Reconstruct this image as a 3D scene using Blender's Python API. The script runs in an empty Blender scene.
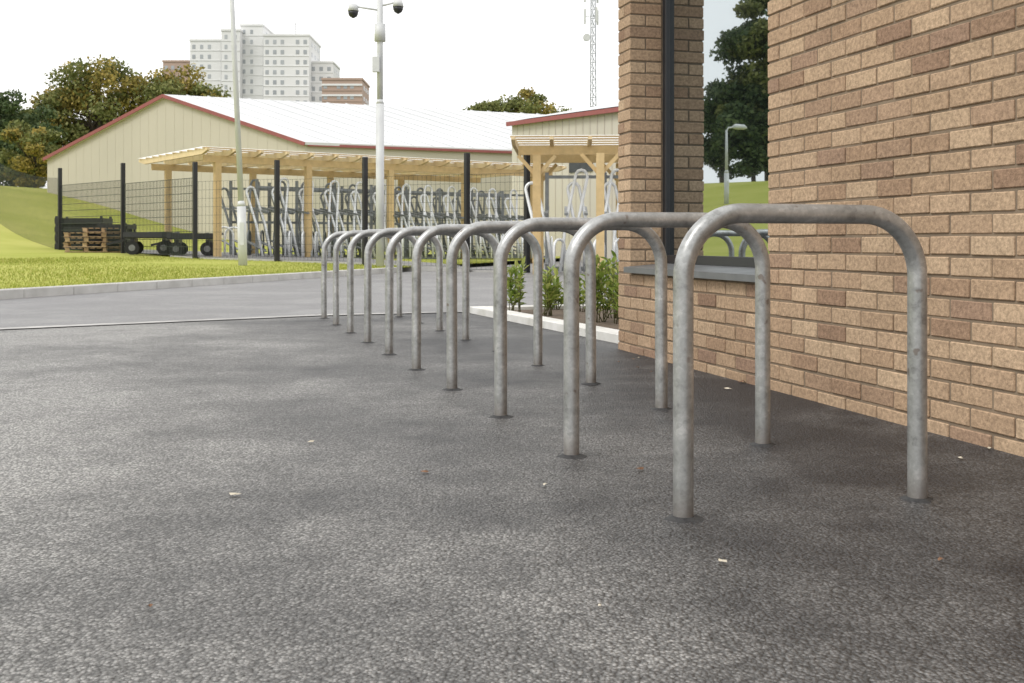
import bpy, math, random
import numpy as np
from mathutils import Vector, Matrix
random.seed(7); rng=np.random.default_rng(7)
S=bpy.context.scene
CH=0.70; F=1100.0; HY=242.0
def G(px,py,z=0.0):
    d=(CH-z)*F/(py-HY); return ((px-512)/F*d,d)
def P(px,d): return ((px-512)/F*d,d)
def sm(a,b,x):
    t=min(1,max(0,(x-a)/(b-a))); return t*t*(3-2*t)
K0=(-6.19,13.3); KD=(.291,.957); NL=(-.957,.291)
def qp(x,y):
    dx,dy=x-K0[0],y-K0[1]
    return dx*NL[0]+dy*NL[1], dx*KD[0]+dy*KD[1]
def tzq(q):
    return .115*sm(-1.5,0,q)+.022*max(0,q)*(1 if q<14 else 14/q)+3.4*sm(13,36,q)
def tz(x,y): return tzq(qp(x,y)[0])

# ---------------------------------------------------------------- materials
def newmat(name):
    m=bpy.data.materials.new(name); m.use_nodes=True
    nt=m.node_tree; b=nt.nodes["Principled BSDF"]; return m,nt,b
def N(nt,t,**kw):
    n=nt.nodes.new(t)
    for k,v in kw.items():
        if k in n.inputs: n.inputs[k].default_value=v
        else: setattr(n,k,v)
    return n
def ramp(nt,stops):
    r=nt.nodes.new('ShaderNodeValToRGB'); e=r.color_ramp.elements
    while len(e)<len(stops): e.new(.5)
    for i,(p,c) in enumerate(stops):
        e[i].position=p; e[i].color=(c[0],c[1],c[2],1)
    return r
def mat(name,c1,c2=None,scale=5,rough=.7,metal=0,bump=0,bscale=40,detail=4,spec=.5):
    m,nt,b=newmat(name); c2=c2 or tuple(x*.8 for x in c1)
    tc=N(nt,'ShaderNodeTexCoord')
    n=N(nt,'ShaderNodeTexNoise',Scale=scale,Detail=detail); nt.links.new(tc.outputs['Object'],n.inputs['Vector'])
    r=ramp(nt,[(.3,c1),(.7,c2)]); nt.links.new(n.outputs['Fac'],r.inputs[0]); nt.links.new(r.outputs[0],b.inputs['Base Color'])
    b.inputs['Roughness'].default_value=rough; b.inputs['Metallic'].default_value=metal
    b.inputs['Specular IOR Level'].default_value=spec
    if bump:
        n2=N(nt,'ShaderNodeTexNoise',Scale=bscale,Detail=4); nt.links.new(tc.outputs['Object'],n2.inputs['Vector'])
        bp=N(nt,'ShaderNodeBump',Strength=.6,Distance=bump); nt.links.new(n2.outputs['Fac'],bp.inputs['Height']); nt.links.new(bp.outputs[0],b.inputs['Normal'])
    return m
def island(name,stops,rough=.6,sscale=40,samt=.3,bump=0,trans=0,spec=.5,big=0):
    m,nt,b=newmat(name); g=N(nt,'ShaderNodeNewGeometry'); r=ramp(nt,stops); nt.links.new(g.outputs['Random Per Island'],r.inputs[0])
    tc=N(nt,'ShaderNodeTexCoord'); n=N(nt,'ShaderNodeTexNoise',Scale=sscale,Detail=5,Roughness=.65); nt.links.new(tc.outputs['Object'],n.inputs['Vector'])
    mr=N(nt,'ShaderNodeMapRange'); mr.inputs[1].default_value=.3; mr.inputs[2].default_value=.7; mr.inputs[3].default_value=1-samt; mr.inputs[4].default_value=1+samt
    nt.links.new(n.outputs['Fac'],mr.inputs[0]); sc=mr.outputs[0]
    if big:
        n2=N(nt,'ShaderNodeTexNoise',Scale=1.3,Detail=6,Roughness=.6); nt.links.new(tc.outputs['Object'],n2.inputs['Vector'])
        m2=N(nt,'ShaderNodeMapRange'); m2.inputs[1].default_value=.3; m2.inputs[2].default_value=.7; m2.inputs[3].default_value=1-big; m2.inputs[4].default_value=1+big
        nt.links.new(n2.outputs['Fac'],m2.inputs[0]); mm=N(nt,'ShaderNodeMath',operation='MULTIPLY'); nt.links.new(sc,mm.inputs[0]); nt.links.new(m2.outputs[0],mm.inputs[1]); sc=mm.outputs[0]
    mx=N(nt,'ShaderNodeVectorMath',operation='SCALE'); nt.links.new(r.outputs[0],mx.inputs[0]); nt.links.new(sc,mx.inputs['Scale'])
    nt.links.new(mx.outputs[0],b.inputs['Base Color']); b.inputs['Roughness'].default_value=rough; b.inputs['Specular IOR Level'].default_value=spec
    if bump:
        bp=N(nt,'ShaderNodeBump',Strength=.8,Distance=bump); nt.links.new(n.outputs['Fac'],bp.inputs['Height']); nt.links.new(bp.outputs[0],b.inputs['Normal'])
    if trans:
        out=nt.nodes['Material Output']; tl=N(nt,'ShaderNodeBsdfTranslucent'); ms=N(nt,'ShaderNodeMixShader',Fac=trans)
        nt.links.new(mx.outputs[0],tl.inputs['Color']); nt.links.new(b.outputs[0],ms.inputs[1]); nt.links.new(tl.outputs[0],ms.inputs[2]); nt.links.new(ms.outputs[0],out.inputs[0])
    return m

# wall frame
C0=Vector((.6945,7.2,0)); W=Vector((.259,-.966,0)).normalized(); IN=Vector((.966,.259,0)).normalized()

def asphalt(name,dark,light,walls=True,bs=1.0,lo=.40,hi=2.0):
    m,nt,b=newmat(name); L=nt.links.new
    tc=N(nt,'ShaderNodeTexCoord'); co=tc.outputs['Object']
    big=N(nt,'ShaderNodeTexNoise',Scale=.75,Detail=6,Roughness=.62); L(co,big.inputs['Vector'])
    med=N(nt,'ShaderNodeTexNoise',Scale=3.6,Detail=8,Roughness=.72); L(co,med.inputs['Vector'])
    fac=N(nt,'ShaderNodeMath',operation='MULTIPLY_ADD'); L(med.outputs['Fac'],fac.inputs[0]); fac.inputs[1].default_value=.6
    b1=N(nt,'ShaderNodeMath',operation='MULTIPLY_ADD'); L(big.outputs['Fac'],b1.inputs[0]); b1.inputs[1].default_value=1.7; b1.inputs[2].default_value=-.38; L(b1.outputs[0],fac.inputs[2])
    src=fac.outputs[0]
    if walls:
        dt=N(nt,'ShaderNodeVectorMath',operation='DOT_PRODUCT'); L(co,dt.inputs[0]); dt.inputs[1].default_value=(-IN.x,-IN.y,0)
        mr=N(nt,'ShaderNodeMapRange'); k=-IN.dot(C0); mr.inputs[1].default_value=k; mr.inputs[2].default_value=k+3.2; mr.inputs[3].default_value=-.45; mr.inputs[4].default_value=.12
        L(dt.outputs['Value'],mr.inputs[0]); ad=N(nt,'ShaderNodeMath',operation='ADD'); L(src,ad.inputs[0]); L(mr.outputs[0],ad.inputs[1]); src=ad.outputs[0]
    mid=tuple((a+c)/2*.92 for a,c in zip(dark,light))
    r=ramp(nt,[(.30,dark),(.70,mid),(1.0,light)]); L(src,r.inputs[0])
    vo=N(nt,'ShaderNodeTexVoronoi',Scale=135.0*bs); L(co,vo.inputs['Vector'])
    fn=N(nt,'ShaderNodeTexNoise',Scale=70.0*bs,Detail=4,Roughness=.7); L(co,fn.inputs['Vector'])
    sp=N(nt,'ShaderNodeSeparateColor'); L(vo.outputs['Color'],sp.inputs[0])
    pw=N(nt,'ShaderNodeMath',operation='POWER'); L(sp.outputs[0],pw.inputs[0]); pw.inputs[1].default_value=1.8
    st=N(nt,'ShaderNodeMapRange'); st.inputs[3].default_value=lo+.25; st.inputs[4].default_value=hi; L(pw.outputs[0],st.inputs[0])
    gap=N(nt,'ShaderNodeMapRange'); gap.inputs[1].default_value=.75; gap.inputs[2].default_value=.35; gap.inputs[3].default_value=lo; gap.inputs[4].default_value=1.0; L(vo.outputs['Distance'],gap.inputs[0])
    mu=N(nt,'ShaderNodeMath',operation='MULTIPLY'); L(st.outputs[0],mu.inputs[0]); L(gap.outputs[0],mu.inputs[1])
    sc=N(nt,'ShaderNodeVectorMath',operation='SCALE'); L(r.outputs[0],sc.inputs[0]); L(mu.outputs[0],sc.inputs['Scale'])
    L(sc.outputs[0],b.inputs['Base Color'])
    b.inputs['Roughness'].default_value=.5; b.inputs['Specular IOR Level'].default_value=.55
    h=N(nt,'ShaderNodeMath',operation='MULTIPLY_ADD'); L(vo.outputs['Distance'],h.inputs[0]); h.inputs[1].default_value=-1.0; L(fn.outputs['Fac'],h.inputs[2])
    bp=N(nt,'ShaderNodeBump',Strength=1.0,Distance=.0055); L(h.outputs[0],bp.inputs['Height'])
    bp2=N(nt,'ShaderNodeBump',Strength=.5,Distance=.025); L(med.outputs['Fac'],bp2.inputs['Height']); L(bp.outputs[0],bp2.inputs['Normal'])
    L(bp2.outputs[0],b.inputs['Normal'])
    return m
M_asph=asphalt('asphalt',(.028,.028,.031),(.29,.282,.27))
M_road=asphalt('road_asphalt',(.19,.185,.19),(.27,.265,.265),walls=False,bs=.9,lo=.6,hi=1.4)
M_line=mat('dusty_joint',(.5,.49,.47),(.24,.235,.23),scale=3,rough=.9)
M_kerb=mat('concrete_kerb',(.55,.54,.52),(.42,.41,.39),scale=4,rough=.85,bump=.002,bscale=120)
M_kerbw=mat('pale_kerb',(.72,.71,.69),(.55,.54,.5),scale=5,rough=.8,bump=.002,bscale=120)
M_lawn=mat('grass',(.29,.32,.06),(.40,.40,.11),scale=.35,rough=.9,bump=.03,bscale=25,detail=10,spec=.1)
M_blade=island('grass_blades',[(0,(.21,.26,.04)),(.5,(.33,.36,.07)),(1,(.45,.43,.15))],rough=.7,samt=.1,sscale=1,trans=.3,spec=.2)
M_far=mat('far_ground',(.12,.15,.05),(.1,.11,.06),scale=.05,rough=1)
M_brick=island('brick',[(0,(.27,.175,.12)),(.08,(.35,.235,.155)),(.28,(.44,.315,.21)),(.48,(.38,.262,.172)),(.68,(.48,.35,.235)),(.86,(.41,.285,.19)),(.94,(.29,.19,.135)),(1,(.35,.24,.16))],rough=.9,sscale=65,samt=.34,bump=.005,spec=.15,big=.12)
M_mortar=mat('mortar',(.27,.21,.15),(.2,.155,.115),scale=12,rough=.95,bump=.002,bscale=200,spec=.1)
M_frame=mat('dark_window_frame',(.02,.021,.024),(.025,.026,.03),rough=.4)
M_sill=mat('grey_sill',(.2,.205,.21),(.15,.155,.16),scale=6,rough=.45,metal=.3)
M_black=mat('black_paint',(.012,.012,.014),(.02,.02,.022),rough=.5)
M_wire=mat('green_grey_wire',(.035,.05,.042),(.03,.035,.03),rough=.5)
M_white=mat('pale_paint',(.60,.61,.61),(.50,.51,.52),scale=3,rough=.45)
M_rack=mat('rack_galvanised',(.80,.82,.84),(.66,.68,.70),scale=7,rough=.35,metal=.2)
M_rack_shade=mat('rack_galvanised_shaded',(.26,.28,.29),(.18,.19,.20),scale=7,rough=.45,metal=.3)  # darker copy of the rack steel; shade behind the front tubes put into colour
M_poly=island('polycarbonate_sheet',[(0,(.75,.77,.75)),(1,(.8,.81,.79))],rough=.3,samt=.02,trans=.8)
M_timber=island('pale_timber',[(0,(.62,.47,.27)),(.5,(.72,.58,.36)),(1,(.50,.35,.18))],rough=.75,sscale=6,samt=.12)
M_tposts=island('timber_post',[(0,(.5,.35,.16)),(1,(.58,.43,.22))],rough=.75,sscale=6,samt=.12)
M_pallet=island('pallet_wood',[(0,(.3,.2,.11)),(1,(.45,.32,.19))],rough=.85,sscale=9,samt=.2)
M_cream=mat('cream_cladding',(.52,.48,.405),(.48,.445,.375),scale=.3,rough=.7)
M_cream2=mat('cream_cladding_pale',(.54,.51,.44),(.5,.47,.40),scale=.3,rough=.7)
M_roofw=mat('pale_roof',(.62,.63,.64),(.54,.55,.56),scale=.2,rough=.6)
M_red=mat('red_trim',(.30,.09,.085),(.25,.08,.075),rough=.6)
M_tower=mat('tower_render_hazed',(.74,.74,.74),(.66,.66,.66),scale=.06,rough=.9)  # render lightened so that distance haze is painted into its colour
M_towerb=mat('tower_brick',(.44,.32,.26),(.39,.29,.24),scale=.1,rough=.9)
M_win=mat('hazed_glazing',(.27,.29,.31),(.42,.44,.46),scale=.15,rough=.3)  # far panes lightened; aerial haze is in the colour
M_hwin=mat('hall_glazing',(.05,.055,.06),(.08,.085,.09),rough=.2)
M_soil=mat('soil',(.08,.055,.04),(.15,.115,.08),scale=20,rough=1,bump=.02,bscale=30)
M_bark=mat('bark',(.09,.07,.05),(.05,.04,.03),scale=4,rough=.95,bump=.02,bscale=10)
M_stem=mat('shrub_stem',(.12,.13,.04),(.09,.07,.03),rough=.7)
M_rub=mat('rubber',(.015,.015,.015),rough=.8)
def galv():
    m,nt,b=newmat('galvanised_steel'); L=nt.links.new
    tc=N(nt,'ShaderNodeTexCoord'); oi=N(nt,'ShaderNodeObjectInfo')
    ad=N(nt,'ShaderNodeVectorMath',operation='ADD'); L(tc.outputs['Object'],ad.inputs[0])
    s=N(nt,'ShaderNodeVectorMath',operation='SCALE'); s.inputs[0].default_value=(7,13,5); L(oi.outputs['Random'],s.inputs['Scale']); L(s.outputs[0],ad.inputs[1])
    v=N(nt,'ShaderNodeTexVoronoi',Scale=70.0); L(ad.outputs[0],v.inputs['Vector'])
    n=N(nt,'ShaderNodeTexNoise',Scale=9.0,Detail=7,Roughness=.7); L(ad.outputs[0],n.inputs['Vector'])
    n3=N(nt,'ShaderNodeTexNoise',Scale=90.0,Detail=3,Roughness=.7); L(ad.outputs[0],n3.inputs['Vector'])
    sp=N(nt,'ShaderNodeSeparateColor'); L(v.outputs['Color'],sp.inputs[0])
    a=N(nt,'ShaderNodeMath',operation='MULTIPLY_ADD'); L(sp.outputs[0],a.inputs[0]); a.inputs[1].default_value=.12; L(n.outputs['Fac'],a.inputs[2])
    a2=N(nt,'ShaderNodeMath',operation='MULTIPLY_ADD'); L(n3.outputs['Fac'],a2.inputs[0]); a2.inputs[1].default_value=.25; L(a.outputs[0],a2.inputs[2])
    r=ramp(nt,[(.42,(.20,.20,.195)),(.6,(.35,.355,.35)),(.75,(.44,.445,.44)),(.9,(.6,.6,.59))]); L(a2.outputs[0],r.inputs[0])
    sx=N(nt,'ShaderNodeSeparateXYZ'); L(tc.outputs['Object'],sx.inputs[0])
    mr=N(nt,'ShaderNodeMapRange'); mr.inputs[1].default_value=.09; mr.inputs[2].default_value=.0; mr.inputs[3].default_value=0; mr.inputs[4].default_value=.9; L(sx.outputs['Z'],mr.inputs[0])
    mm=N(nt,'ShaderNodeMath',operation='MULTIPLY'); L(mr.outputs[0],mm.inputs[0]); L(n.outputs['Fac'],mm.inputs[1])
    n4=N(nt,'ShaderNodeTexNoise',Scale=22.0,Detail=2); L(ad.outputs[0],n4.inputs['Vector'])
    rs_=N(nt,'ShaderNodeMapRange'); rs_.inputs[1].default_value=.68; rs_.inputs[2].default_value=.74; rs_.inputs[3].default_value=0; rs_.inputs[4].default_value=.6; L(n4.outputs['Fac'],rs_.inputs[0])
    mxx=N(nt,'ShaderNodeMath',operation='MAXIMUM'); L(mm.outputs[0],mxx.inputs[0]); L(rs_.outputs[0],mxx.inputs[1])
    mx=N(nt,'ShaderNodeMix',data_type='RGBA'); L(mxx.outputs[0],mx.inputs[0]); L(r.outputs[0],mx.inputs[6]); mx.inputs[7].default_value=(.14,.09,.06,1)
    L(mx.outputs[2],b.inputs['Base Color']); b.inputs['Metallic'].default_value=.6; b.inputs['Roughness'].default_value=.36
    bp=N(nt,'ShaderNodeBump',Strength=.4,Distance=.001); L(a2.outputs[0],bp.inputs['Height']); L(bp.outputs[0],b.inputs['Normal'])
    return m
M_galv=galv()
def glass():
    m,nt,b=newmat('window_glass'); L=nt.links.new
    b.inputs['Base Color'].default_value=(.012,.015,.016,1); b.inputs['Roughness'].default_value=.05
    g=N(nt,'ShaderNodeBsdfGlossy',Roughness=.008); g.inputs['Color'].default_value=(.74,.81,.84,1)
    ms=N(nt,'ShaderNodeMixShader',Fac=.6); L(b.outputs[0],ms.inputs[1]); L(g.outputs[0],ms.inputs[2]); L(ms.outputs[0],nt.nodes['Material Output'].inputs[0])
    return m
M_glass=glass()

# ---------------------------------------------------------------- mesh builder
class MB:
    def __init__(s): s.v=[]; s.f=[]; s.mi=[]; s.mats=[]; s.sm=[]
    def m(s,mt):
        if mt not in s.mats: s.mats.append(mt)
        return s.mats.index(mt)
    def poly(s,pts,mt,smooth=False):
        b=len(s.v); s.v+= [tuple(p) for p in pts]; s.f.append(tuple(range(b,b+len(pts)))); s.mi.append(s.m(mt)); s.sm.append(smooth)
    def box(s,o,ax,ay,az,mt):
        o=Vector(o);ax=Vector(ax);ay=Vector(ay);az=Vector(az)
        if ax.cross(ay).dot(az)<0: o=o+ax; ax=-ax
        b=len(s.v)
        for k in (0,1):
            for j in (0,1):
                for i in (0,1): s.v.append(tuple(o+ax*i+ay*j+az*k))
        for q in ((0,2,3,1),(4,5,7,6),(0,1,5,4),(2,6,7,3),(0,4,6,2),(1,3,7,5)):
            s.f.append(tuple(b+x for x in q)); s.mi.append(s.m(mt)); s.sm.append(False)
    def cbox(s,c,sz,mt,ux=(1,0,0)):
        ux=Vector(ux).normalized(); uz=Vector((0,0,1)); uy=uz.cross(ux)
        o=Vector(c)-ux*sz[0]/2-uy*sz[1]/2-uz*sz[2]/2
        s.box(o,ux*sz[0],uy*sz[1],uz*sz[2],mt)
    def beam(s,a,b_,w,h,mt):
        a=Vector(a);b_=Vector(b_);d=b_-a; dn=d.normalized(); up=Vector((0,0,1))
        if abs(dn.z)>.95: up=Vector((0,1,0))
        sd=dn.cross(up).normalized(); u2=sd.cross(dn)
        s.box(a-sd*w/2-u2*h/2,d,sd*w,u2*h,mt)
    def tube(s,path,r,mt,n=12,cap=True,r2=None):
        path=[Vector(p) for p in path]; L=len(path); rings=[]
        up=None
        for i,p in enumerate(path):
            t=(path[min(i+1,L-1)]-path[max(i-1,0)]).normalized()
            if up is None: up=Vector((0,0,1)) if abs(t.z)<.9 else Vector((0,1,0))
            sd=t.cross(up).normalized(); u=sd.cross(t).normalized(); up=u
            rr=r if r2 is None else r+(r2-r)*i/(L-1)
            if isinstance(r,(list,tuple)): rr=r[i]
            b=len(s.v); rings.append(b)
            for k in range(n):
                a=2*math.pi*k/n; s.v.append(tuple(p+(sd*math.cos(a)+u*math.sin(a))*rr))
        mi=s.m(mt)
        for i in range(L-1):
            for k in range(n):
                k2=(k+1)%n; s.f.append((rings[i]+k,rings[i]+k2,rings[i+1]+k2,rings[i+1]+k)); s.mi.append(mi); s.sm.append(True)
        if cap:
            s.f.append(tuple(rings[0]+k for k in reversed(range(n)))); s.mi.append(mi); s.sm.append(False)
            s.f.append(tuple(rings[-1]+k for k in range(n))); s.mi.append(mi); s.sm.append(False)
    def obj(s,name,parent=None,bevel=0):
        me=bpy.data.meshes.new(name); me.from_pydata(s.v,[],s.f)
        for mt in s.mats: me.materials.append(mt)
        me.polygons.foreach_set('material_index',s.mi); me.polygons.foreach_set('use_smooth',s.sm); me.update()
        ob=bpy.data.objects.new(name,me); S.collection.objects.link(ob)
        if bevel:
            md=ob.modifiers.new('bevel','BEVEL'); md.width=bevel; md.segments=1; md.limit_method='ANGLE'
        if parent: ob.parent=parent
        return ob
def empty(name,loc=(0,0,0)):
    e=bpy.data.objects.new(name,None); S.collection.objects.link(e); return e
def nquads(name,V,mt,parent=None,fs=4):
    n=V.shape[0]; me=bpy.data.meshes.new(name); me.vertices.add(n*fs); me.vertices.foreach_set('co',V.reshape(-1).astype(np.float32))
    me.loops.add(n*fs); me.loops.foreach_set('vertex_index',np.arange(n*fs,dtype=np.int32))
    me.polygons.add(n); me.polygons.foreach_set('loop_start',np.arange(0,n*fs,fs,dtype=np.int32)); 
    me.update(calc_edges=True); me.materials.append(mt)
    ob=bpy.data.objects.new(name,me); S.collection.objects.link(ob)
    if parent: ob.parent=parent
    return ob

# ---------------------------------------------------------------- ground
b=MB(); b.poly([(-1500,-1500,-.012),(1500,-1500,-.012),(1500,1500,-.012),(-1500,1500,-.012)],M_far); b.obj('ground')
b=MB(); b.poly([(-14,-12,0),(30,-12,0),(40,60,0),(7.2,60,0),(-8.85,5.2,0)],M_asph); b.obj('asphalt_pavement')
def kp(p,q=0): return (K0[0]+KD[0]*p+NL[0]*q, K0[1]+KD[1]*p+NL[1]*q)
A=(-8.58,5.44); B=(-1.82,10.4); Cc=(-.42,10.95)
b=MB(); pts=[A,B,Cc,(2.6,12.9),(12,20),(12,50),kp(38)]
b.poly([(x,y,.004) for x,y in pts],M_road); b.obj('road')
b=MB()
for (p,q_,w0,w1) in ((A,B,.16,.12),(B,Cc,.12,.05)):
    d=Vector((q_[0]-p[0],q_[1]-p[1],0)).normalized(); nn=Vector((-d.y,d.x,0))
    b.poly([Vector((*p,.008))-nn*w0*.3,Vector((*q_,.008))-nn*w1*.3,Vector((*q_,.008))+nn*w1,Vector((*p,.008))+nn*w0],M_line)
b.obj('road_joint_marking')
# lawn
qs=[.12]+list(np.arange(1,40,1.0))+list(np.arange(42,160,8.0)); ps=list(np.arange(-60,110,2.0))
lv=[];lf=[]
for q in qs:
    for p in ps:
        x,y=kp(p,q); lv.append((x,y,tzq(q)+.03*math.sin(x*.7)*math.cos(y*.5)*min(1,q/5)))
for i in range(len(qs)-1):
    for j in range(len(ps)-1):
        a=i*len(ps)+j; lf.append((a,a+len(ps),a+len(ps)+1,a+1))
me=bpy.data.meshes.new('lawn'); me.from_pydata(lv,[],lf); me.materials.append(M_lawn)
for p_ in me.polygons: p_.use_smooth=True
lawn=bpy.data.objects.new('lawn',me); S.collection.objects.link(lawn)
n=50000; q=.1+rng.random(n)**1.5*9; p=-6+rng.random(n)*26
x=K0[0]+KD[0]*p+NL[0]*q; y=K0[1]+KD[1]*p+NL[1]*q; z=.115+.022*q
h=.015+.03*rng.random(n); a=rng.random(n)*6.28; w=.012
V=np.zeros((n,3,3)); V[:,0]=np.c_[x-w*np.cos(a),y-w*np.sin(a),z-.02]; V[:,1]=np.c_[x+w*np.cos(a),y+w*np.sin(a),z-.02]
V[:,2]=np.c_[x+(rng.random(n)-.5)*.07,y+(rng.random(n)-.5)*.07,z+h]
nquads('blades',V,M_blade,lawn,3)
# kerb
b=MB(); t=-60
while t<12.0:
    a=Vector((*kp(t+.003),-.01)); k=Vector((KD[0],KD[1],0)); nn=Vector((NL[0],NL[1],0))
    b.box(a-nn*.02,k*.909,nn*.145,(0,0,.135),M_kerb); t+=.915
b.obj('kerb',bevel=.012)
# compound pad
fence_pts=[P(60,35),P(123,32),P(195,29),P(277,27.8),P(365,26.6),P(467,25.5),P(527,24.9)]
b=MB()
F_=Vector((.805,.593,0)).normalized(); Gv=Vector((-.596,.805,0)).normalized()
fr=[P(170,30.2),P(195,29.1),P(277,27.9),P(365,26.7),P(467,25.6),P(527,25.0)]
for i in range(len(fr)-1):
    for sgm in range(4):
        def pt(u,v):
            x=fr[i][0]*(1-u)+fr[i+1][0]*u+Gv.x*v; y=fr[i][1]*(1-u)+fr[i+1][1]*u+Gv.y*v
            return (x,y,tz(x,y)+.045)
        for j in range(12):
            b.poly([pt(sgm/4,j),pt(sgm/4+.25,j),pt(sgm/4+.25,j+1),pt(sgm/4,j+1)],M_road)
        p0=pt(sgm/4,0); p1=pt(sgm/4+.25,0); b.poly([(p0[0],p0[1],-.01),(p1[0],p1[1],-.01),p1,p0],M_kerb)
b.obj('compound_paving')

# ---------------------------------------------------------------- planting bed
ka=Vector((.74,7.55,0)); kb=Vector((-.42,10.85,0)); kd=(kb-ka).normalized(); kn=Vector((kd.y,-kd.x,0))
b=MB(); t=0; Lk=(kb-ka).length
while t<Lk-.05:
    ln=min(.6,Lk-t); b.box(ka+kd*(t+.003)+Vector((0,0,-.01)),kd*(ln-.006),kn*.17,(0,0,.075),M_kerbw); t+=.6
t=.175
while t<5: b.box(kb+kn*t+Vector((0,0,-.01)),kn*.594,kd*-.15,(0,0,.074),M_kerbw); t+=.6
b.obj('bed_kerb',bevel=.006)
b=MB(); o=ka+kn*.172; e=kb+kn*.172-kd*.152
b.poly([Vector((o.x,o.y,.03)),Vector((o.x,o.y,.03))+kn*4.8,Vector((e.x,e.y,.03))+kn*4.8,Vector((e.x,e.y,.03))],M_soil); b.obj('planting_bed')

M_leaf=island('shrub_leaf',[(0,(.12,.19,.03)),(.4,(.23,.31,.055)),(.75,(.36,.42,.10)),(1,(.50,.50,.18))],rough=.4,samt=.12,sscale=20,trans=.35)
def shrub(x,y,h,seed,r=.15):
    rs=random.Random(seed); b=MB(); b2=MB()
    for s_ in range(9):
        a=rs.random()*6.28; lean=rs.random()*r; hh=h*(.55+.5*rs.random()); bx,by=x+rs.uniform(-.06,.06),y+rs.uniform(-.06,.06)
        top=Vector((bx+math.cos(a)*lean,by+math.sin(a)*lean,.03+hh)); bot=Vector((bx,by,.02))
        mid=(top+bot)/2+Vector((math.cos(a),math.sin(a),0))*lean*.2
        b.tube([bot,mid,top],.005,M_stem,n=5,r2=.003)
        nl=int(10*hh/.4)+5
        for i in range(nl):
            t=.22+.78*i/nl; pnt=bot.lerp(mid,t*2) if t<.5 else mid.lerp(top,t*2-1)
            an=i*2.4+rs.random(); el=rs.uniform(.1,1.1)+.3*t; L=rs.uniform(.06,.115); w=L*.2
            d=Vector((math.cos(an)*math.cos(el),math.sin(an)*math.cos(el),math.sin(el))); sd=d.cross(Vector((0,0,1))).normalized(); nn=sd.cross(d)
            m1=pnt+d*L*.35; m2=pnt+d*L*.72-nn*.004; tip=pnt+d*L-nn*.015
            v=len(b2.v); b2.v+=[tuple(pnt),tuple(m1+sd*w+nn*.006),tuple(m2+sd*w*.8+nn*.004),tuple(tip),tuple(m2-sd*w*.8+nn*.004),tuple(m1-sd*w+nn*.006),tuple(m1-nn*.004),tuple(m2-nn*.006)]
            for fc in ((0,6,1),(0,5,6),(1,6,7,2),(6,5,4,7),(2,7,3),(7,4,3)):
                b2.f.append(tuple(v+k for k in fc)); b2.mi.append(b2.m(M_leaf)); b2.sm.append(False)
    e=empty('laurel_shrub'); b.obj('stems',e); b2.obj('leaves',e)
k=0
for (px,d,h) in ((515,10.35,.45),(547,10.0,.46),(555,10.9,.36),(598,9.2,.52),(610,9.7,.56),(622,9.0,.5),(583,10.6,.36),(640,9.6,.55),(660,10.2,.55),(665,9.2,.5)):
    x,y=P(px,d); k+=1; shrub(x,y,h,k)

# ---------------------------------------------------------------- brick building
bld=empty('brick_building')
def wp(s_,t_,z): return C0+W*s_+IN*t_+Vector((0,0,z))
z0=-.02; CS=.075; g=.0105
WS0,WS1=.225,2.025; ZR0=7; ZR1=36; NR=46; LEN=11.25; RET=5.4
bk=MB(); br=random.Random(3)
def brick(s0,s1,t0,t1,r):
    j=lambda:br.uniform(-.002,.002)
    zz=z0+r*CS
    dt=j()*1.2 if t0==0 else 0
    bk.box(wp(s0+j()*.7,t0+dt,zz+j()*.6),W*(s1-s0)+Vector((0,0,j()*.8)),IN*(t1-t0-dt),(0,0,CS-g+j()*.5),M_brick)
def run(a,b_,r,off):
    s=off-.225
    while s<b_:
        lo=max(s,a); hi=min(s+.225,b_)
        if hi-lo>.03: brick(lo,hi-g,0,.1,r)
        s+=.225
for r in range(NR):
    odd=r%2; inwin=ZR0<=r<ZR1
    if odd: brick(0,.1025,0,.215,r)
    if inwin:
        if not odd:
            brick(0,.215,0,.1025,r); brick(0,.215,.1125,.215,r)
        else:
            brick(.1125,.215,0,.215,r)
        run(WS1,LEN,r,WS1+(.1125 if odd else 0))
    else:
        if odd: run(.1125,LEN,r,.1125)
        else: run(0,LEN,r,0)
    t=.225 if (inwin or odd) else .1125
    while t<RET:
        hi=min(t+.225,RET); 
        if hi-t>.03: brick(0,.1,t,hi-g,r)
        t+=.225 if not (t<.12) else .225
bko=bk.obj('brickwork',bld,bevel=.0032)
mc=MB(); R=.006; H=z0+NR*CS
def core(s0,s1,t0,t1,za,zb,mt=M_mortar): mc.box(wp(s0,t0,za),W*(s1-s0),IN*(t1-t0),(0,0,zb-za),mt)
zw0=z0+ZR0*CS-.002; zw1=z0+ZR1*CS-.008
core(R,WS0-g-R,R,.213,zw0,zw1); core(R,WS0-g-R,.213,.60,zw0,zw1)
core(R,LEN,R,.30,-.05,zw0); core(WS1+R,LEN,R,.60,zw0,zw1); core(R,LEN,R,.60,zw1,H)
core(R,.3,.60,RET,-.05,H); core(LEN-.3,LEN,.6,RET,-.05,H)
core(.3,LEN-.3,RET-.3,RET,-.05,H)
mc.obj('wall_core',bld)
b=MB(); b.box(wp(-.06,-.06,H+.002),W*(LEN+.12),IN*(RET+.1),(0,0,.12),M_frame); b.obj('roof_coping',bld)
b=MB(); tg=.235; zb=zw0+.06; zt=zw1
def fbox(s0,s1,t0,t1,za,zc,mt=M_frame): b.box(wp(s0,t0,za),W*(s1-s0),IN*(t1-t0),(0,0,zc-za),mt)
fbox(WS0-g-R,WS0+.035,tg-.01,tg+.06,zb,zt)
fbox(WS1-.055,WS1+.004,tg-.01,tg+.06,zb,zt)
fbox(WS0+.035,WS1-.055,tg-.008,tg+.058,zb,zb+.055)
fbox(WS0+.035,WS1-.055,tg-.008,tg+.058,zt-.055,zt)
b.obj('window_frame',bld,bevel=.003)
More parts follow.
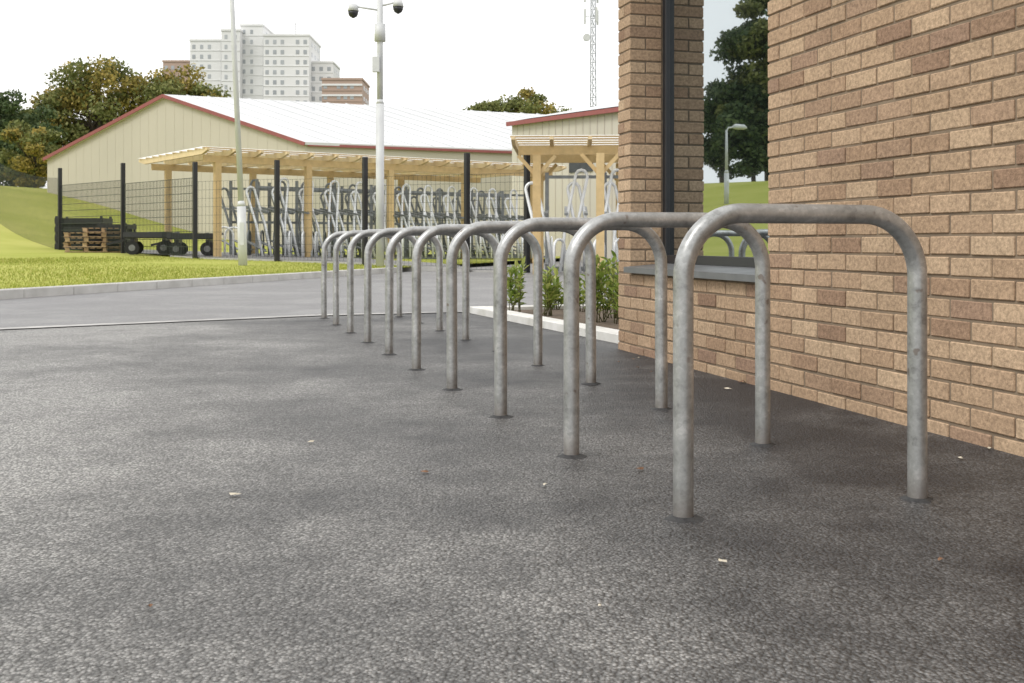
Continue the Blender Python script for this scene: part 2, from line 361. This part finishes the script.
b=MB(); b.box(wp(WS0+.03,tg+.02,zb+.05),W*(WS1-WS0-.08),IN*.02,(0,0,zt-zb-.1),M_glass); b.obj('window_glass',bld)
b=MB(); b.poly([wp(WS0,.55,zw0),wp(WS1,.55,zw0),wp(WS1,.55,zt),wp(WS0,.55,zt)],M_frame); b.obj('window_backing',bld)
b=MB()
za=zw0+.004
P0=[wp(WS0-g+.003,-.045,za),wp(WS1-.003,-.045,za),wp(WS1-.003,.29,za),wp(WS0-g+.003,.29,za),
    wp(WS0-g+.003,-.045,za+.035),wp(WS1-.003,-.045,za+.035),wp(WS1-.003,.29,za+.062),wp(WS0-g+.003,.29,za+.062)]
for q_ in ((0,1,5,4),(4,5,6,7),(1,2,6,5),(0,4,7,3),(3,7,6,2),(0,3,2,1)): b.poly([P0[i] for i in q_],M_sill)
b.obj('window_sill',bld)

# ---------------------------------------------------------------- bicycle stands
ROW=Vector((-.2833,.959,0)).normalized(); PER=Vector((.959,.2833,0)).normalized()
M_asph2=mat('tar_patch',(.025,.025,.027),(.05,.05,.05),scale=60,rough=.8,bump=.003,bscale=150)
def stand_mesh():
    b=MB(); Wd=.70; Ht=.774; R_=.165; path=[(0,0,-.03)]
    for i in range(13): path.append((0,0,(Ht-R_)*i/12))
    for i in range(1,13):
        a=math.pi/2*i/12; path.append((R_-R_*math.cos(a),0,Ht-R_+R_*math.sin(a)))
    for i in range(1,8): path.append((R_+(Wd-2*R_)*i/8,0,Ht))
    for i in range(0,13):
        a=math.pi/2*i/12; path.append((Wd-R_+R_*math.sin(a),0,Ht-R_+R_*math.cos(a)))
    for i in range(1,13): path.append((Wd,0,(Ht-R_)*(1-i/12)))
    path.append((Wd,0,-.03))
    n=28; L=len(path); r=.0258; mi=b.m(M_galv)
    pv=[Vector(p) for p in path]
    for i,p in enumerate(pv):
        t=(pv[min(i+1,L-1)]-pv[max(i-1,0)]).normalized(); sd=Vector((0,1,0)); u=sd.cross(t)
        for k in range(n):
            a=2*math.pi*k/n; b.v.append(tuple(p+(sd*math.cos(a)+u*math.sin(a))*r))
    for i in range(L-1):
        for k in range(n):
            k2=(k+1)%n; b.f.append((i*n+k,(i+1)*n+k,(i+1)*n+k2,i*n+k2)); b.mi.append(mi); b.sm.append(True)
    for cx in (0,Wd):
        m_=20; base=len(b.v); rr=random.Random(int(cx*100))
        for k in range(m_):
            a=2*math.pi*k/m_; q1=.0262; q2=.045+rr.uniform(-.008,.014)
            b.v.append((cx+q1*math.cos(a),q1*math.sin(a),.008)); b.v.append((cx+q2*math.cos(a),q2*math.sin(a),-.001))
        for k in range(m_):
            k2=(k+1)%m_; b.f.append((base+2*k,base+2*k+1,base+2*k2+1,base+2*k2)); b.mi.append(b.m(M_asph2)); b.sm.append(True)
    return b
sb=stand_mesh(); first=sb.obj('bicycle_stand'); base=Vector((.4335,2.785,0))
ang=math.atan2(PER.y,PER.x); rr=random.Random(11)
for i in range(10):
    o=first if i==0 else bpy.data.objects.new('bicycle_stand',first.data)
    if i: S.collection.objects.link(o)
    o.location=base+ROW*(.8446*i); o.rotation_euler=(rr.uniform(-.008,.008),rr.uniform(-.005,.005),ang+rr.uniform(-.015,.015))

# ---------------------------------------------------------------- fence
fe=empty('mesh_fence'); b=MB(); w=MB()
tops=[168,163,162,160,157,153,152]
for i,(x,y) in enumerate(fence_pts):
    zz=tz(x,y); top=CH+(HY-tops[i])*y/F
    b.cbox((x,y,(zz+top)/2-.1),(.11,.11,top-zz+.2),M_black,F_)
b.obj('fence_posts',fe,bevel=.006)
for i in range(len(fence_pts)-1):
    a=Vector((*fence_pts[i],0)); c=Vector((*fence_pts[i+1],0)); L=(c-a).length; d=(c-a)/L
    lo=tz(a.x,a.y)*.5+tz(c.x,c.y)*.5+.06; hi=CH+(HY-tops[i]-6)*a.y/F*.5+(HY-tops[i+1]-6)*c.y/F*.5-.35
    sp=.12 if i>1 else .085; ww=.0045 if i>1 else .010
    for k in range(1,int(L/sp)):
        p=a+d*k*sp; w.box((p.x,p.y,lo),d*ww,Vector((-d.y,d.x,0))*ww,(0,0,hi-lo),M_wire)
    nz=int((hi-lo)/.2)
    for k in range(nz+1):
        z=lo+(hi-lo)*k/nz; w.box((a.x,a.y,z),c-a,Vector((-d.y,d.x,0))*.01,(0,0,ww*1.5),M_wire)
a=Vector((*fence_pts[0],0))
for k in range(0,90):
    p=a+Gv*k*.1; zz=tz(p.x,p.y); w.box((p.x,p.y,zz),Gv*.008,F_*.008,(0,0,2.3),M_wire)
w.obj('fence_mesh',fe)

# ---------------------------------------------------------------- timber shelters & racks
def shelter(o,f,g_,L,D,H,posts,over=.35,brace=0):
    e=empty('timber_shelter'); o=Vector(o); f=Vector(f); g_=Vector(g_); b=MB(); pb=MB(); r=MB(); ps=MB()
    Z=Vector((0,0,1))
    for v in (over,D-over-.3):
        b.box(o+f*.1+g_*v+Z*(H-.34),f*(L-.2),g_*.07,Z*.19,M_tposts)
    n=int(L/.75)
    for i in range(n+1):
        u=L*i/n-.03
        s0=o+f*u-g_*.22
        pr=[s0+Z*(H-.06),s0+g_*.4+Z*(H-.15),s0+g_*(D-.1)+Z*(H-.15),s0+g_*(D+.4)+Z*(H-.06),s0+g_*(D+.4)+Z*H,s0+Z*H]
        q2=[x+f*.08 for x in pr]
        r.poly(pr,M_timber); r.poly(list(reversed(q2)),M_timber)
        for k in range(6): r.poly([pr[k],q2[k],q2[(k+1)%6],pr[(k+1)%6]][::-1],M_timber)
    nb=int(D/.55)
    for k in range(nb+1):
        b.box(o-f*.06+g_*(D*k/nb-.04)+Z*(H+.003),f*(L+.12),g_*.08,Z*.03,M_timber)
    ps.poly([o-f*.1-g_*.08+Z*(H+.04),o+f*(L+.1)-g_*.08+Z*(H+.04),o+f*(L+.1)+g_*(D+.08)+Z*(H+.04),o-f*.1+g_*(D+.08)+Z*(H+.04)],M_poly)
    for (u,v) in posts:
        p=o+f*u+g_*v; zz=tz(p.x,p.y)
        pb.cbox((p.x,p.y,(zz-.1+H-.342)/2),(.17,.17,H-.342-zz+.1),M_tposts,f)
        if brace:
            for sg in (-1,1): pb.beam(p+Z*(H-.75)+f*sg*.05,p+f*sg*.4+Z*(H-.36),.06,.08,M_tposts)
    b.obj('beams',e); r.obj('rafters',e); pb.obj('posts',e); ps.obj('roof_sheet',e)
    return e
nc=Vector((*P(205,29.3),0))
po=[(u,.4) for u in (.5,3.2,5.9,8.6,11.3)]+[(u,4.3) for u in (.5,3.2,5.9,8.6,11.3)]
shelter(nc,F_,Gv,12.2,5.2,3.2,po)
f2=Vector((.995,-.05,0)).normalized(); g2=Vector((.05,.995,0)).normalized()
o2=Vector((0.02,23.4,0)); 
shelter(o2,f2,g2,6.5,3.4,2.92,[(.5,.3),(1.85,-.05),(4.2,.3),(.5,3.0),(2.4,3.0),(4.2,3.0)],brace=1)
def rack(o,f,g_,n,sp,rows,seed,tr=.036):
    rs=random.Random(seed); b=MB(); o=Vector(o); Z=Vector((0,0,1))
    for rw in range(rows):
        oo=o+g_*rw*1.9; M1=M_rack if rw==0 else M_rack_shade  # rear row coloured darker to read as shaded
        z=tz(oo.x,oo.y)+.05
        for i in range(n):
            p=oo+f*(i*sp); z=tz(p.x,p.y)+.05
            sgn=1 if i%2 else -1
            lean=f*sgn*(.30+rs.uniform(-.04,.04)); bk_=g_*.5; ht=1.95+.14*sgn
            a=p+Z*z; t=a+lean+bk_+Z*ht
            wv=f*.13
            pth=[a-wv,(a-wv).lerp(t-wv,.5)-f*sgn*.05,t-wv]
            for k in range(1,6):
                an=math.pi*k/6; pth.append(t-wv*math.cos(an)+Z*.15*math.sin(an))
            pth+= [t+wv,(a+wv).lerp(t+wv,.5)-f*sgn*.05,a+wv]
            b.tube(pth,tr,M1,n=7)
            c0=a+g_*.1+Z*.15; c1=a+g_*1.5+Z*.45; b.beam(c0,c1,.08,.03,M_rack_shade)
            c0=a+g_*-.05+Z*1.25; c1=a+g_*1.6+Z*1.45; b.beam(c0,c1,.08,.05,M_rack_shade)
            h0=a-g_*.15+f*.17; pth=[h0]+[h0+Z*.55]
            for k in range(1,6):
                an=math.pi*k/6; pth.append(h0+Z*.55+Z*.16*math.sin(an)+(g_+f*.7)*(.16-.16*math.cos(an)))
            h1=h0+(g_+f*.7)*.32
            pth+=[h1+Z*.55,h1]; b.tube(pth,tr*.85,M1,n=7)
            if i%3==0:
                b.beam(a+g_*.7,a+g_*.7+Z*2.2,.08,.08,M_rack_shade)
        for zz,gg in ((1.15,.7),(2.15,.7),(.1,.2),(.1,1.5)):
            s=oo+g_*gg; e_=s+f*(n*sp)
            b.beam(s+Z*(z+zz-.05),e_+Z*(z+zz-.05),.05,.07,M_rack_shade)
    b.obj('two_tier_bicycle_rack')
rack(nc+F_*1.9+Gv*.3,F_,Gv,25,.41,2,1)
rack(o2+f2*.7+g2*.5,f2,g2,12,.43,1,2)
b=MB()
for px in (224,234):
    x,y=P(px,30.2); z=tz(x,y)
    pth=[(x-.25,y,z),(x-.25,y,z+.65)]+[(x-.25*math.cos(math.pi*k/6),y,z+.65+.2*math.sin(math.pi*k/6)) for k in range(1,6)]+[(x+.25,y,z+.65),(x+.25,y,z)]
    b.tube(pth,.03,M_rack,n=8)
b.obj('hoop_barrier')

def pallets(px,d,n,w=1.2,dp=1.0):
    x,y=P(px,d); z=tz(x,y)+.02; b=MB(); rs=random.Random(px)
    for k in range(n):
        a=rs.uniform(-.06,.06)+.35; ux=Vector((math.cos(a),math.sin(a),0)); uy=Vector((-ux.y,ux.x,0)); zz=z+k*.15
        for i in range(3): b.cbox(Vector((x,y,zz+.01))+uy*(i-1)*.43,(w,.1,.02),M_pallet,ux)
        for i in range(3):
            for j in range(3): b.cbox(Vector((x,y,zz+.065))+uy*(i-1)*.43+ux*(j-1)*.52,(.12,.1,.085),M_pallet,ux)
        for i in range(7): b.cbox(Vector((x,y,zz+.12))+ux*(i-3)*.18,(.12,dp,.02),M_pallet,ux)
    b.obj('pallet_stack')
pallets(86,33.0,4); pallets(104,33.3,5,1.1,.9)
def crate(px,d,w,h):
    x,y=P(px,d); z=tz(x,y); b=MB()
    for i in range(4):
        b.cbox((x,y-.45,z+.12+i*h/4),(w,.04,h*.16),M_black); b.cbox((x,y+.45,z+.12+i*h/4),(w,.04,h*.16),M_black)
        for s in (-1,1): b.cbox((x+s*w/2,y,z+.12+i*h/4),(.04,.86,h*.16),M_black)
    for s in (-1,1):
        for t in (-1,1): b.cbox((x+s*(w/2-.04),y+t*.41,z+h/2),(.07,.07,h),M_frame)
    b.cbox((x,y,z+h*.45),(w*.8,.7,h*.8),M_rub)
    b.obj('storage_crate')
crate(84,35.5,1.5,1.1); crate(117,34.5,.9,.9)
def cart(px,d,L,yaw):
    x,y=P(px,d); z=tz(x,y)+.03; e=empty('flatbed_cart'); b=MB(); ux=Vector((math.cos(yaw),math.sin(yaw),0)); uy=Vector((-ux.y,ux.x,0)); c=Vector((x,y,z))
    b.cbox(c+Vector((0,0,.5)),(L,1.0,.07),M_black,ux)
    for s in (-1,1):
        b.cbox(c+uy*.52*s+Vector((0,0,.56)),(L,.04,.14),M_frame,ux); b.cbox(c+ux*s*L*.32+Vector((0,0,.4)),(.1,.8,.12),M_frame,ux)
    for s in (-.3,0,.3): b.beam(c+ux*L*s+Vector((0,0,.55)),c+ux*(L*s+.4)+Vector((0,0,.62)),.3,.06,M_sill)
    b.beam(c-ux*L*.5+Vector((0,0,.42)),c-ux*(L*.5+.5)+Vector((0,0,.3)),.06,.06,M_black)
    b.obj('bed',e); w=MB()
    for s in (-1,1):
        for t in (-1,1):
            q_=c+ux*s*L*.32+uy*t*.45+Vector((0,0,.2)); w.tube([q_-uy*.06,q_+uy*.06],.19,M_rub,n=18)
            w.tube([q_-uy*.066,q_+uy*.066],.09,M_sill,n=12)
    w.obj('wheels',e)
cart(150,30.8,1.3,.2); cart(194,30.6,1.3,.15)
# ---------------------------------------------------------------- poles
def lamp(x,y,H,lean=0,r=.085):
    z=tz(x,y); e=empty('street_lamp'); b=MB(); lx=lean
    b.tube([(x,y,z-.1),(x+lx*.1,y,z+1.3)],r*1.15,M_white,n=16)
    b.tube([(x+lx*.1,y,z+1.3),(x+lx*.12,y,z+1.42)],r*1.15,M_white,n=16,r2=r*.75)
    b.tube([(x+lx*.12,y,z+1.42),(x+lx,y,z+H)],r*.75,M_white,n=16,r2=r*.5)
    b.tube([(x+lx,y,z+H-.05),(x+lx-.1,y,z+H+.1),(x+lx-.5,y,z+H+.15)],.035,M_white,n=8)
    b.obj('pole',e); h=MB()
    h.tube([(x+lx-.35,y,z+H+.15),(x+lx-.5,y,z+H+.17),(x+lx-.95,y,z+H+.17),(x+lx-1.1,y,z+H+.15)],[.06,.12,.11,.04],M_white,n=12); h.obj('lamp_head',e)
    c=MB(); c.cbox((x,y-r*1.15,z+.7),(.09,.02,.5),M_white); c.obj('access_door',e)
x,y=P(243,24); lamp(x,y,8.2,-.35)
x,y=P(380,25.5); z=tz(x,y); e=empty('cctv_pole'); b=MB(); top=6.05
b.tube([(x,y,z-.1),(x,y,3.9)],.095,M_white,n=18); b.tube([(x,y,3.9),(x,y,4.0)],.095,M_white,n=18,r2=.07); b.tube([(x,y,4.0),(x,y,top+.6)],.07,M_white,n=18)
b.tube([(x,y,5.35),(x,y,5.75)],.13,M_white,n=18)
b.cbox((x-.08,y-.1,4.8),(.16,.14,.35),M_white)
b.obj('pole',e)
for s,zz in ((-1,5.95),(1,6.05)):
    h=MB(); ax=x+s*(.62 if s<0 else .42)
    h.tube([(x,y,zz+.12),(ax,y,zz+.22)],.025,M_white,n=8); h.tube([(ax,y,zz+.25),(ax,y,zz+.1)],.1,M_white,n=16,r2=.13)
    h.tube([(ax,y,zz+.1),(ax,y,zz+.04),(ax,y,zz-.02),(ax,y,zz-.06)],[.12,.115,.085,.02],M_frame,n=16); h.obj('dome_camera',e)
lamp(-25.4,36.8,3.1,0,.09)

# ---------------------------------------------------------------- far buildings
wh=empty('warehouse')
gl=Vector((-24.5,58,0)); gr=Vector((-9.22,49,0)); Ld=Vector((.912,.41,0))*34; eh=5.05; rh=7.75
rm=(gl+gr)/2
b=MB()
Z=Vector((0,0,1))
b.poly([gl,gr,gr+Z*eh,rm+Z*rh,gl+Z*eh],M_cream)
b.poly([gl+Ld,gl+Ld+Z*eh,rm+Ld+Z*rh,gr+Ld+Z*eh,gr+Ld],M_cream)
b.poly([gr,gr+Ld,gr+Ld+Z*eh,gr+Z*eh],M_cream2); b.poly([gl+Ld,gl,gl+Z*eh,gl+Ld+Z*eh],M_cream2)
b.obj('walls',wh)
gd=(gr-gl).normalized(); fn=Vector((gd.y,-gd.x,0))
if fn.y>0: fn=-fn
b=MB()
Lg=(gr-gl).length; k=.45
while k<Lg:
    p=gl+gd*k; hh=eh+(rh-eh)*(1-abs(k-Lg/2)/(Lg/2)); b.box(p+fn*.008,gd*.05,-fn*.008,Z*(hh-.1),M_cream); k+=.6
b.obj('cladding_ribs',wh)
b=MB(); ov=fn*.15
def roof(a,r_,th=.12):
    a1=a+ov; r1=r_+ov; a2=a+Ld; r2=r_+Ld
    out=(a-r_); out.z=0; out=out.normalized()*.12; a1=a1+out-Z*.03; a2=a2+out-Z*.03
    b.poly([a1+Z*th,r1+Z*th,r2+Z*th,a2+Z*th],M_roofw); b.poly([a1,a2,r2,r1],M_roofw); b.poly([a1,a2,a2+Z*th,a1+Z*th],M_roofw)
roof(gr+Z*eh,rm+Z*rh); roof(gl+Z*eh,rm+Z*rh)
b.obj('roof',wh)
b=MB()
b.beam(gl+Z*(eh+.0)+fn*.17-gd*.12,rm+Z*(rh+.04)+fn*.17,.05,.17,M_red); b.beam(rm+Z*(rh+.04)+fn*.17,gr+Z*(eh+.0)+fn*.17+gd*.12,.05,.17,M_red)
b.beam(gr+Z*(eh-.03)+gd*.16,gr+Ld+Z*(eh-.03)+gd*.16,.1,.12,M_red)
b.obj('red_trim',wh)
b=MB()
for i in range(1,34):
    p=Ld*i/34; b.beam(rm+p+Z*(rh+.15),gr+p+Z*(eh+.12)+gd*.1,.05,.06,M_roofw)
b.obj('roof_seams',wh)

hb=empty('clad_hall'); a=Vector((0,45.8,0)); dr=Vector((3.9,-4.8,0)).normalized(); bk2=Vector((.776,.631,0)); b=MB(); L=9
hE=5.6
b.box(a,dr*L,bk2*12,Z*hE,M_cream2); b.obj('walls',hb)
b=MB()
k=.3
fo=-bk2
while k<L:
    b.box(a+dr*k+fo*.02,dr*.05,bk2*.02,Z*(hE-.05),M_cream); k+=.4
b.obj('cladding_ribs',hb)
b=MB(); e0=a+fo*.2-dr*.1+Z*hE; e1=a+dr*(L+.1)+fo*.2+Z*hE; r0=a+bk2*6-dr*.1+Z*(hE+1.25); r1=a+dr*(L+.1)+bk2*6+Z*(hE+1.25); c0=a+bk2*12-dr*.1+Z*hE; c1=a+bk2*12+dr*(L+.1)+Z*hE
for s in ((e0,e1,r1,r0),(r0,r1,c1,c0)): b.poly([v+Z*.12 for v in s],M_roofw); b.poly([v for v in reversed(s)],M_roofw)
b.poly([e0,r0,c0],M_cream2); b.poly([e1,c1,r1],M_cream2)
b.obj('roof',hb)
b=MB(); b.beam(e0,e1,.08,.17,M_red); b.beam(e0,r0+Z*.05,.08,.15,M_red); b.obj('red_trim',hb)
b=MB(); b.box(a+dr*.8+fo*.05+Z*3.95,dr*1.2,bk2*.04,Z*.5,M_red); b.box(a+dr*3.6+fo*.05+Z*3.4,dr*1.3,bk2*.04,Z*1.0,M_hwin); b.obj('windows',hb)

def block(b,bw,px0,px1,top,D,dep,mt,nc,fh=2.75,ww=.5,off=0,base=0):
    u=D/F; x0=(px0-512)*u; x1=(px1-512)*u; h=(HY-top)*u+CH
    b.box((x0,D,base),(x1-x0,0,0),(0,dep,0),(0,0,h-base),mt)
    b.box((x0-.2,D-.2,h+.01),(x1-x0+.4,0,0),(0,dep+.4,0),(0,0,.5),mt)
    nf=int((h-2)/fh); cw=(x1-x0)/nc
    for f_ in range(nf):
        zz=h-2.2-f_*fh
        if zz<12: break
        b.box((x0,D-.12,zz-.55),(x1-x0,0,0),(0,.11,0),(0,0,.16),mt)
        for c in range(nc):
            if (c+off)%4==3: continue
            bw.box((x0+cw*(c+.5-ww/2),D-.06,zz),(cw*ww,0,0),(0,.05,0),(0,0,1.15),M_win)
        for c in range(3):
            for xs in (x0-.05,x1+.0): bw.box((xs,D+dep*(.2+.27*c),zz),(.05,0,0),(0,dep*.13,0),(0,0,1.15),M_win)
tw=empty('tower_block'); b=MB(); bw=MB()
block(b,bw,190,221,41,306,14,M_tower,4,ww=.4); block(b,bw,221.3,240,31,302,20,M_tower,2,ww=.3); block(b,bw,240.3,263,26,305,16,M_tower,3,ww=.35,off=1)
block(b,bw,263.3,309,36,300,18,M_tower,6,ww=.45); block(b,bw,309.3,333,63,304,12,M_tower,3,ww=.45)
u=300/F
for px,tp,wd in ((228,24,8),(250,20,9),(285,31,10)):
    b.box(((px-512)*u,306,(HY-tp-12)*u),(wd*u,0,0),(0,6,0),(0,0,12*u),M_tower)
for px in (226,252,290): b.beam(((px-512)*u,308,(HY-30)*u),((px-512)*u,308,(HY-14)*u),.15,.15,M_sill)
b.obj('walls',tw); bw.obj('windows',tw)
tb=empty('brick_flats'); b=MB(); bw=MB(); block(b,bw,322,362,80,280,14,M_towerb,6,ww=.55,off=2); block(b,bw,163,189,62,315,14,M_towerb,4)
u=280/F
for k in range(6): b.box(((322-512)*u-.1,279.8,(HY-83-k*10.5)*u),(40*u+.2,0,0),(0,.15,0),(0,0,.5),M_tower)
b.obj('walls',tb); bw.obj('windows',tb)

ms=empty('telecom_mast'); b=MB(); mx,my=P(593,150); H=37
def leg(i,z): 
    a=2*math.pi*i/3+.4; r=.62-.3*z/H; return Vector((mx+r*math.cos(a),my+r*math.sin(a),z))
M_mast=mat('mast_steel',(.42,.44,.46),(.34,.36,.38),rough=.5)
for i in range(3): b.tube([leg(i,0),leg(i,H)],.08,M_mast,n=6)
k=0
while k<H-1.2:
    for i in range(3):
        b.tube([leg(i,k),leg((i+1)%3,k+1.2)],.04,M_mast,n=4); b.tube([leg(i,k+1.2),leg((i+1)%3,k+1.2)],.035,M_mast,n=4)
    k+=1.2
b.obj('lattice',ms); b=MB()
for zz in (31.5,34.5):
    for i in range(3):
        a=2*math.pi*i/3+.9; p=Vector((mx+1.1*math.cos(a),my+1.1*math.sin(a),zz)); b.cbox(p,(.3,.25,2.0),M_white); b.beam(Vector((mx,my,zz)),p,.08,.08,M_mast)
b.tube([(mx-.9,my-.3,28.5),(mx-.9,my-.7,28.5)],.5,M_white,n=16)
b.obj('antennas',ms)

# ---------------------------------------------------------------- trees
def leafmat(nm,st): return island(nm,st,rough=.6,samt=.15,sscale=.6,trans=.3,spec=.2)  # foliage tones below are paled to stand in for distance haze
L_dark=leafmat('foliage_dark',[(0,(.05,.08,.035)),(.5,(.085,.125,.05)),(1,(.14,.18,.075))])
L_mid=leafmat('foliage_mid',[(0,(.10,.12,.035)),(.5,(.17,.19,.06)),(1,(.25,.25,.09))])
L_aut=leafmat('foliage_autumn',[(0,(.15,.14,.04)),(.4,(.27,.23,.06)),(.8,(.38,.30,.08)),(1,(.44,.33,.1))])
def tree(x,y,H,R,seed,lm,leaf=.28,clumps=42,per=260,crown0=.3,lm2=None,zr=None):
    r=np.random.default_rng(seed); z0_=tz(x,y); e=empty('tree'); b=MB()
    hh=H-z0_; cz=z0_+hh*(crown0+1)/2; rz=hh*(1-crown0)/2
    b.tube([(x,y,z0_-.2),(x+.1,y,z0_+hh*.3),(x-.1,y+.1,z0_+hh*.6),(x,y,z0_+hh*.85)],[hh*.028,hh*.022,hh*.013,.04],M_bark,n=9)
    cs=[]
    while len(cs)<clumps:
        v=r.uniform(-1,1,3)
        l=np.linalg.norm(v)
        if l>1 or l<.25: continue
        if v[2]<-.3 and math.hypot(v[0],v[1])>.85: continue
        cs.append(np.array([x+v[0]*R*.85,y+v[1]*R*.85,cz+v[2]*rz*.85]))
    for c in cs[::3]:
        s=Vector((x,y,z0_+hh*r.uniform(.28,.6))); c_=Vector(c); m=s.lerp(c_,.5)+Vector((0,0,.06*hh*r.uniform(-.5,.2)))
        b.tube([s,m,c_],[hh*.010,hh*.006,.02],M_bark,n=5)
    b.obj('trunk',e)
    def leaves(cs,lm,nm):
        allv=[]
        for c in cs:
            sc=r.uniform(.14,.27)*R; dirs=r.normal(size=(per,3)); dirs/=np.linalg.norm(dirs,axis=1)[:,None]
            rad=sc*(.4+.8*r.random(per)**.8); pos=c+dirs*rad[:,None]*np.array([1.15,1.15,.8])
            a=r.normal(size=(per,3)); a/=np.linalg.norm(a,axis=1)[:,None]; q_=np.cross(a,dirs+r.normal(size=(per,3))*.5); q_/=np.linalg.norm(q_,axis=1)[:,None]+1e-6
            s=(leaf*(.6+.8*r.random(per)))[:,None]
            allv.append(np.stack([pos-a*s*.5,pos+q_*s*.32,pos+a*s*.5,pos-q_*s*.32],1))
        nquads(nm,np.concatenate(allv),lm,e)
    if lm2: leaves(cs[::2],lm,'foliage'); leaves(cs[1::2],lm2,'foliage_tips')
    else: leaves(cs,lm,'foliage')
tree(-34.5,76,11.4,3.1,1,L_dark,.26,56,crown0=.05)
tree(-37.8,80,11.8,3.0,21,L_dark,.26,48,crown0=.05)
tree(-31.6,84,15.2,4.8,2,L_mid,.28,76,300,.1,L_aut)
tree(-26.3,86,14.8,4.4,3,L_aut,.28,64,280,.2,L_mid)
tree(-36.0,82,11.0,2.8,4,L_mid,.26,36,260,.04)
tree(-30.4,70,8.6,2.4,5,L_aut,.22,34,240,.02,L_mid)
tree(-34.6,72,6.6,1.9,25,L_mid,.22,26,220,.0,L_aut)
tree(-2.0,95,13.6,3.4,6,L_mid,.28,50,280,.3)
tree(1.8,97,15.0,3.8,7,L_mid,.28,54,280,.3,L_aut)
# trees behind the lawn, seen mirrored in the window
def rp(dx,dy,L): return (1.1+dx*L,5.9+dy*L)
x,y=rp(-.684,.729,57); tree(x,y,16.5,3.3,8,L_dark,.28,70,360,.02,L_mid)
x,y=rp(-.705,.709,55); tree(x,y,15.0,3.4,18,L_dark,.28,46,340,.05,L_mid)
x,y=rp(-.650,.760,60); tree(x,y,10.5,2.6,9,L_dark,.25,40,280,.02)
x,y=rp(-.672,.740,54); tree(x,y,8.6,2.4,19,L_dark,.25,40,280,.02)
tree(-46,30,14,4.5,12,L_mid,.3,46,280,.1,L_dark)

# ---------------------------------------------------------------- leaf litter
b=MB(); rs=random.Random(5)
ML1=mat('dry_leaf_pale',(.6,.55,.45),(.45,.4,.3),scale=30); ML2=mat('dry_leaf_brown',(.12,.06,.03),(.2,.1,.05),scale=30)
items=[(235,497,1,.020),(722,565,1,.016),(425,474,0,.018),(640,471,0,.02),(850,378,1,.02),(742,383,0,.025),(728,390,1,.02),(545,487,1,.012),(150,610,0,.008),(310,444,1,.016),(940,563,0,.010),(600,610,1,.005)]
for _ in range(14):
    s_=rs.uniform(-1,5); off=rs.uniform(.03,.3); p=C0+W*(s_+1)-IN*off; items.append((p.x,p.y,rs.choice((0,0,1)),rs.uniform(.008,.018)))
for it in items:
    x,y=(G(it[0],it[1]) if it[1]>100 else (it[0],it[1])); s_=it[3]; a=rs.random()*6.28; mt=ML1 if it[2] else ML2
    pts=[]
    for k_ in range(7):
        an=a+k_*2*math.pi/7; rr_=s_*(.5+.6*rs.random())*(1.3 if k_ in(0,3) else .7); pts.append((x+rr_*math.cos(an),y+rr_*math.sin(an),.006+rs.random()*.006))
    c=(x,y,.012)
    for k_ in range(7): b.poly([c,pts[k_],pts[(k_+1)%7]],mt)
b.obj('fallen_leaves')

# ---------------------------------------------------------------- light, world, camera
el,az=math.radians(50),math.radians(-125)
sd=Vector((math.sin(az)*math.cos(el),math.cos(az)*math.cos(el),math.sin(el)))
ld=bpy.data.lights.new('sun','SUN'); ld.energy=1.5; ld.angle=math.radians(20); ld.color=(1,.98,.94)
lo=bpy.data.objects.new('sun',ld); S.collection.objects.link(lo); lo.rotation_euler=(-sd).to_track_quat('-Z','Y').to_euler()
w=bpy.data.worlds.new('World'); S.world=w; w.use_nodes=True; nt=w.node_tree; bg=nt.nodes['Background']; bg.inputs['Strength'].default_value=.12
sk=N(nt,'ShaderNodeTexSky',sky_type='NISHITA'); sk.sun_disc=False; sk.sun_elevation=el; sk.sun_rotation=az; sk.dust_density=3
mx=N(nt,'ShaderNodeMix',data_type='RGBA'); mx.inputs[0].default_value=.92; nt.links.new(sk.outputs[0],mx.inputs[6]); mx.inputs[7].default_value=(13.0,12.9,12.7,1)
nt.links.new(mx.outputs[2],bg.inputs['Color'])
cd=bpy.data.cameras.new('camera'); cam=bpy.data.objects.new('camera',cd); S.collection.objects.link(cam); S.camera=cam
cam.location=(0,0,CH); cam.rotation_euler=(math.radians(90),0,0); cd.sensor_width=36; cd.lens=F*36/1024; cd.shift_y=-(341.5-HY)/1024
cd.clip_start=.05; cd.clip_end=4000; cd.dof.use_dof=True; cd.dof.focus_distance=4.2; cd.dof.aperture_fstop=14
S.view_settings.view_transform='Standard'; S.view_settings.look='None'; S.view_settings.exposure=0
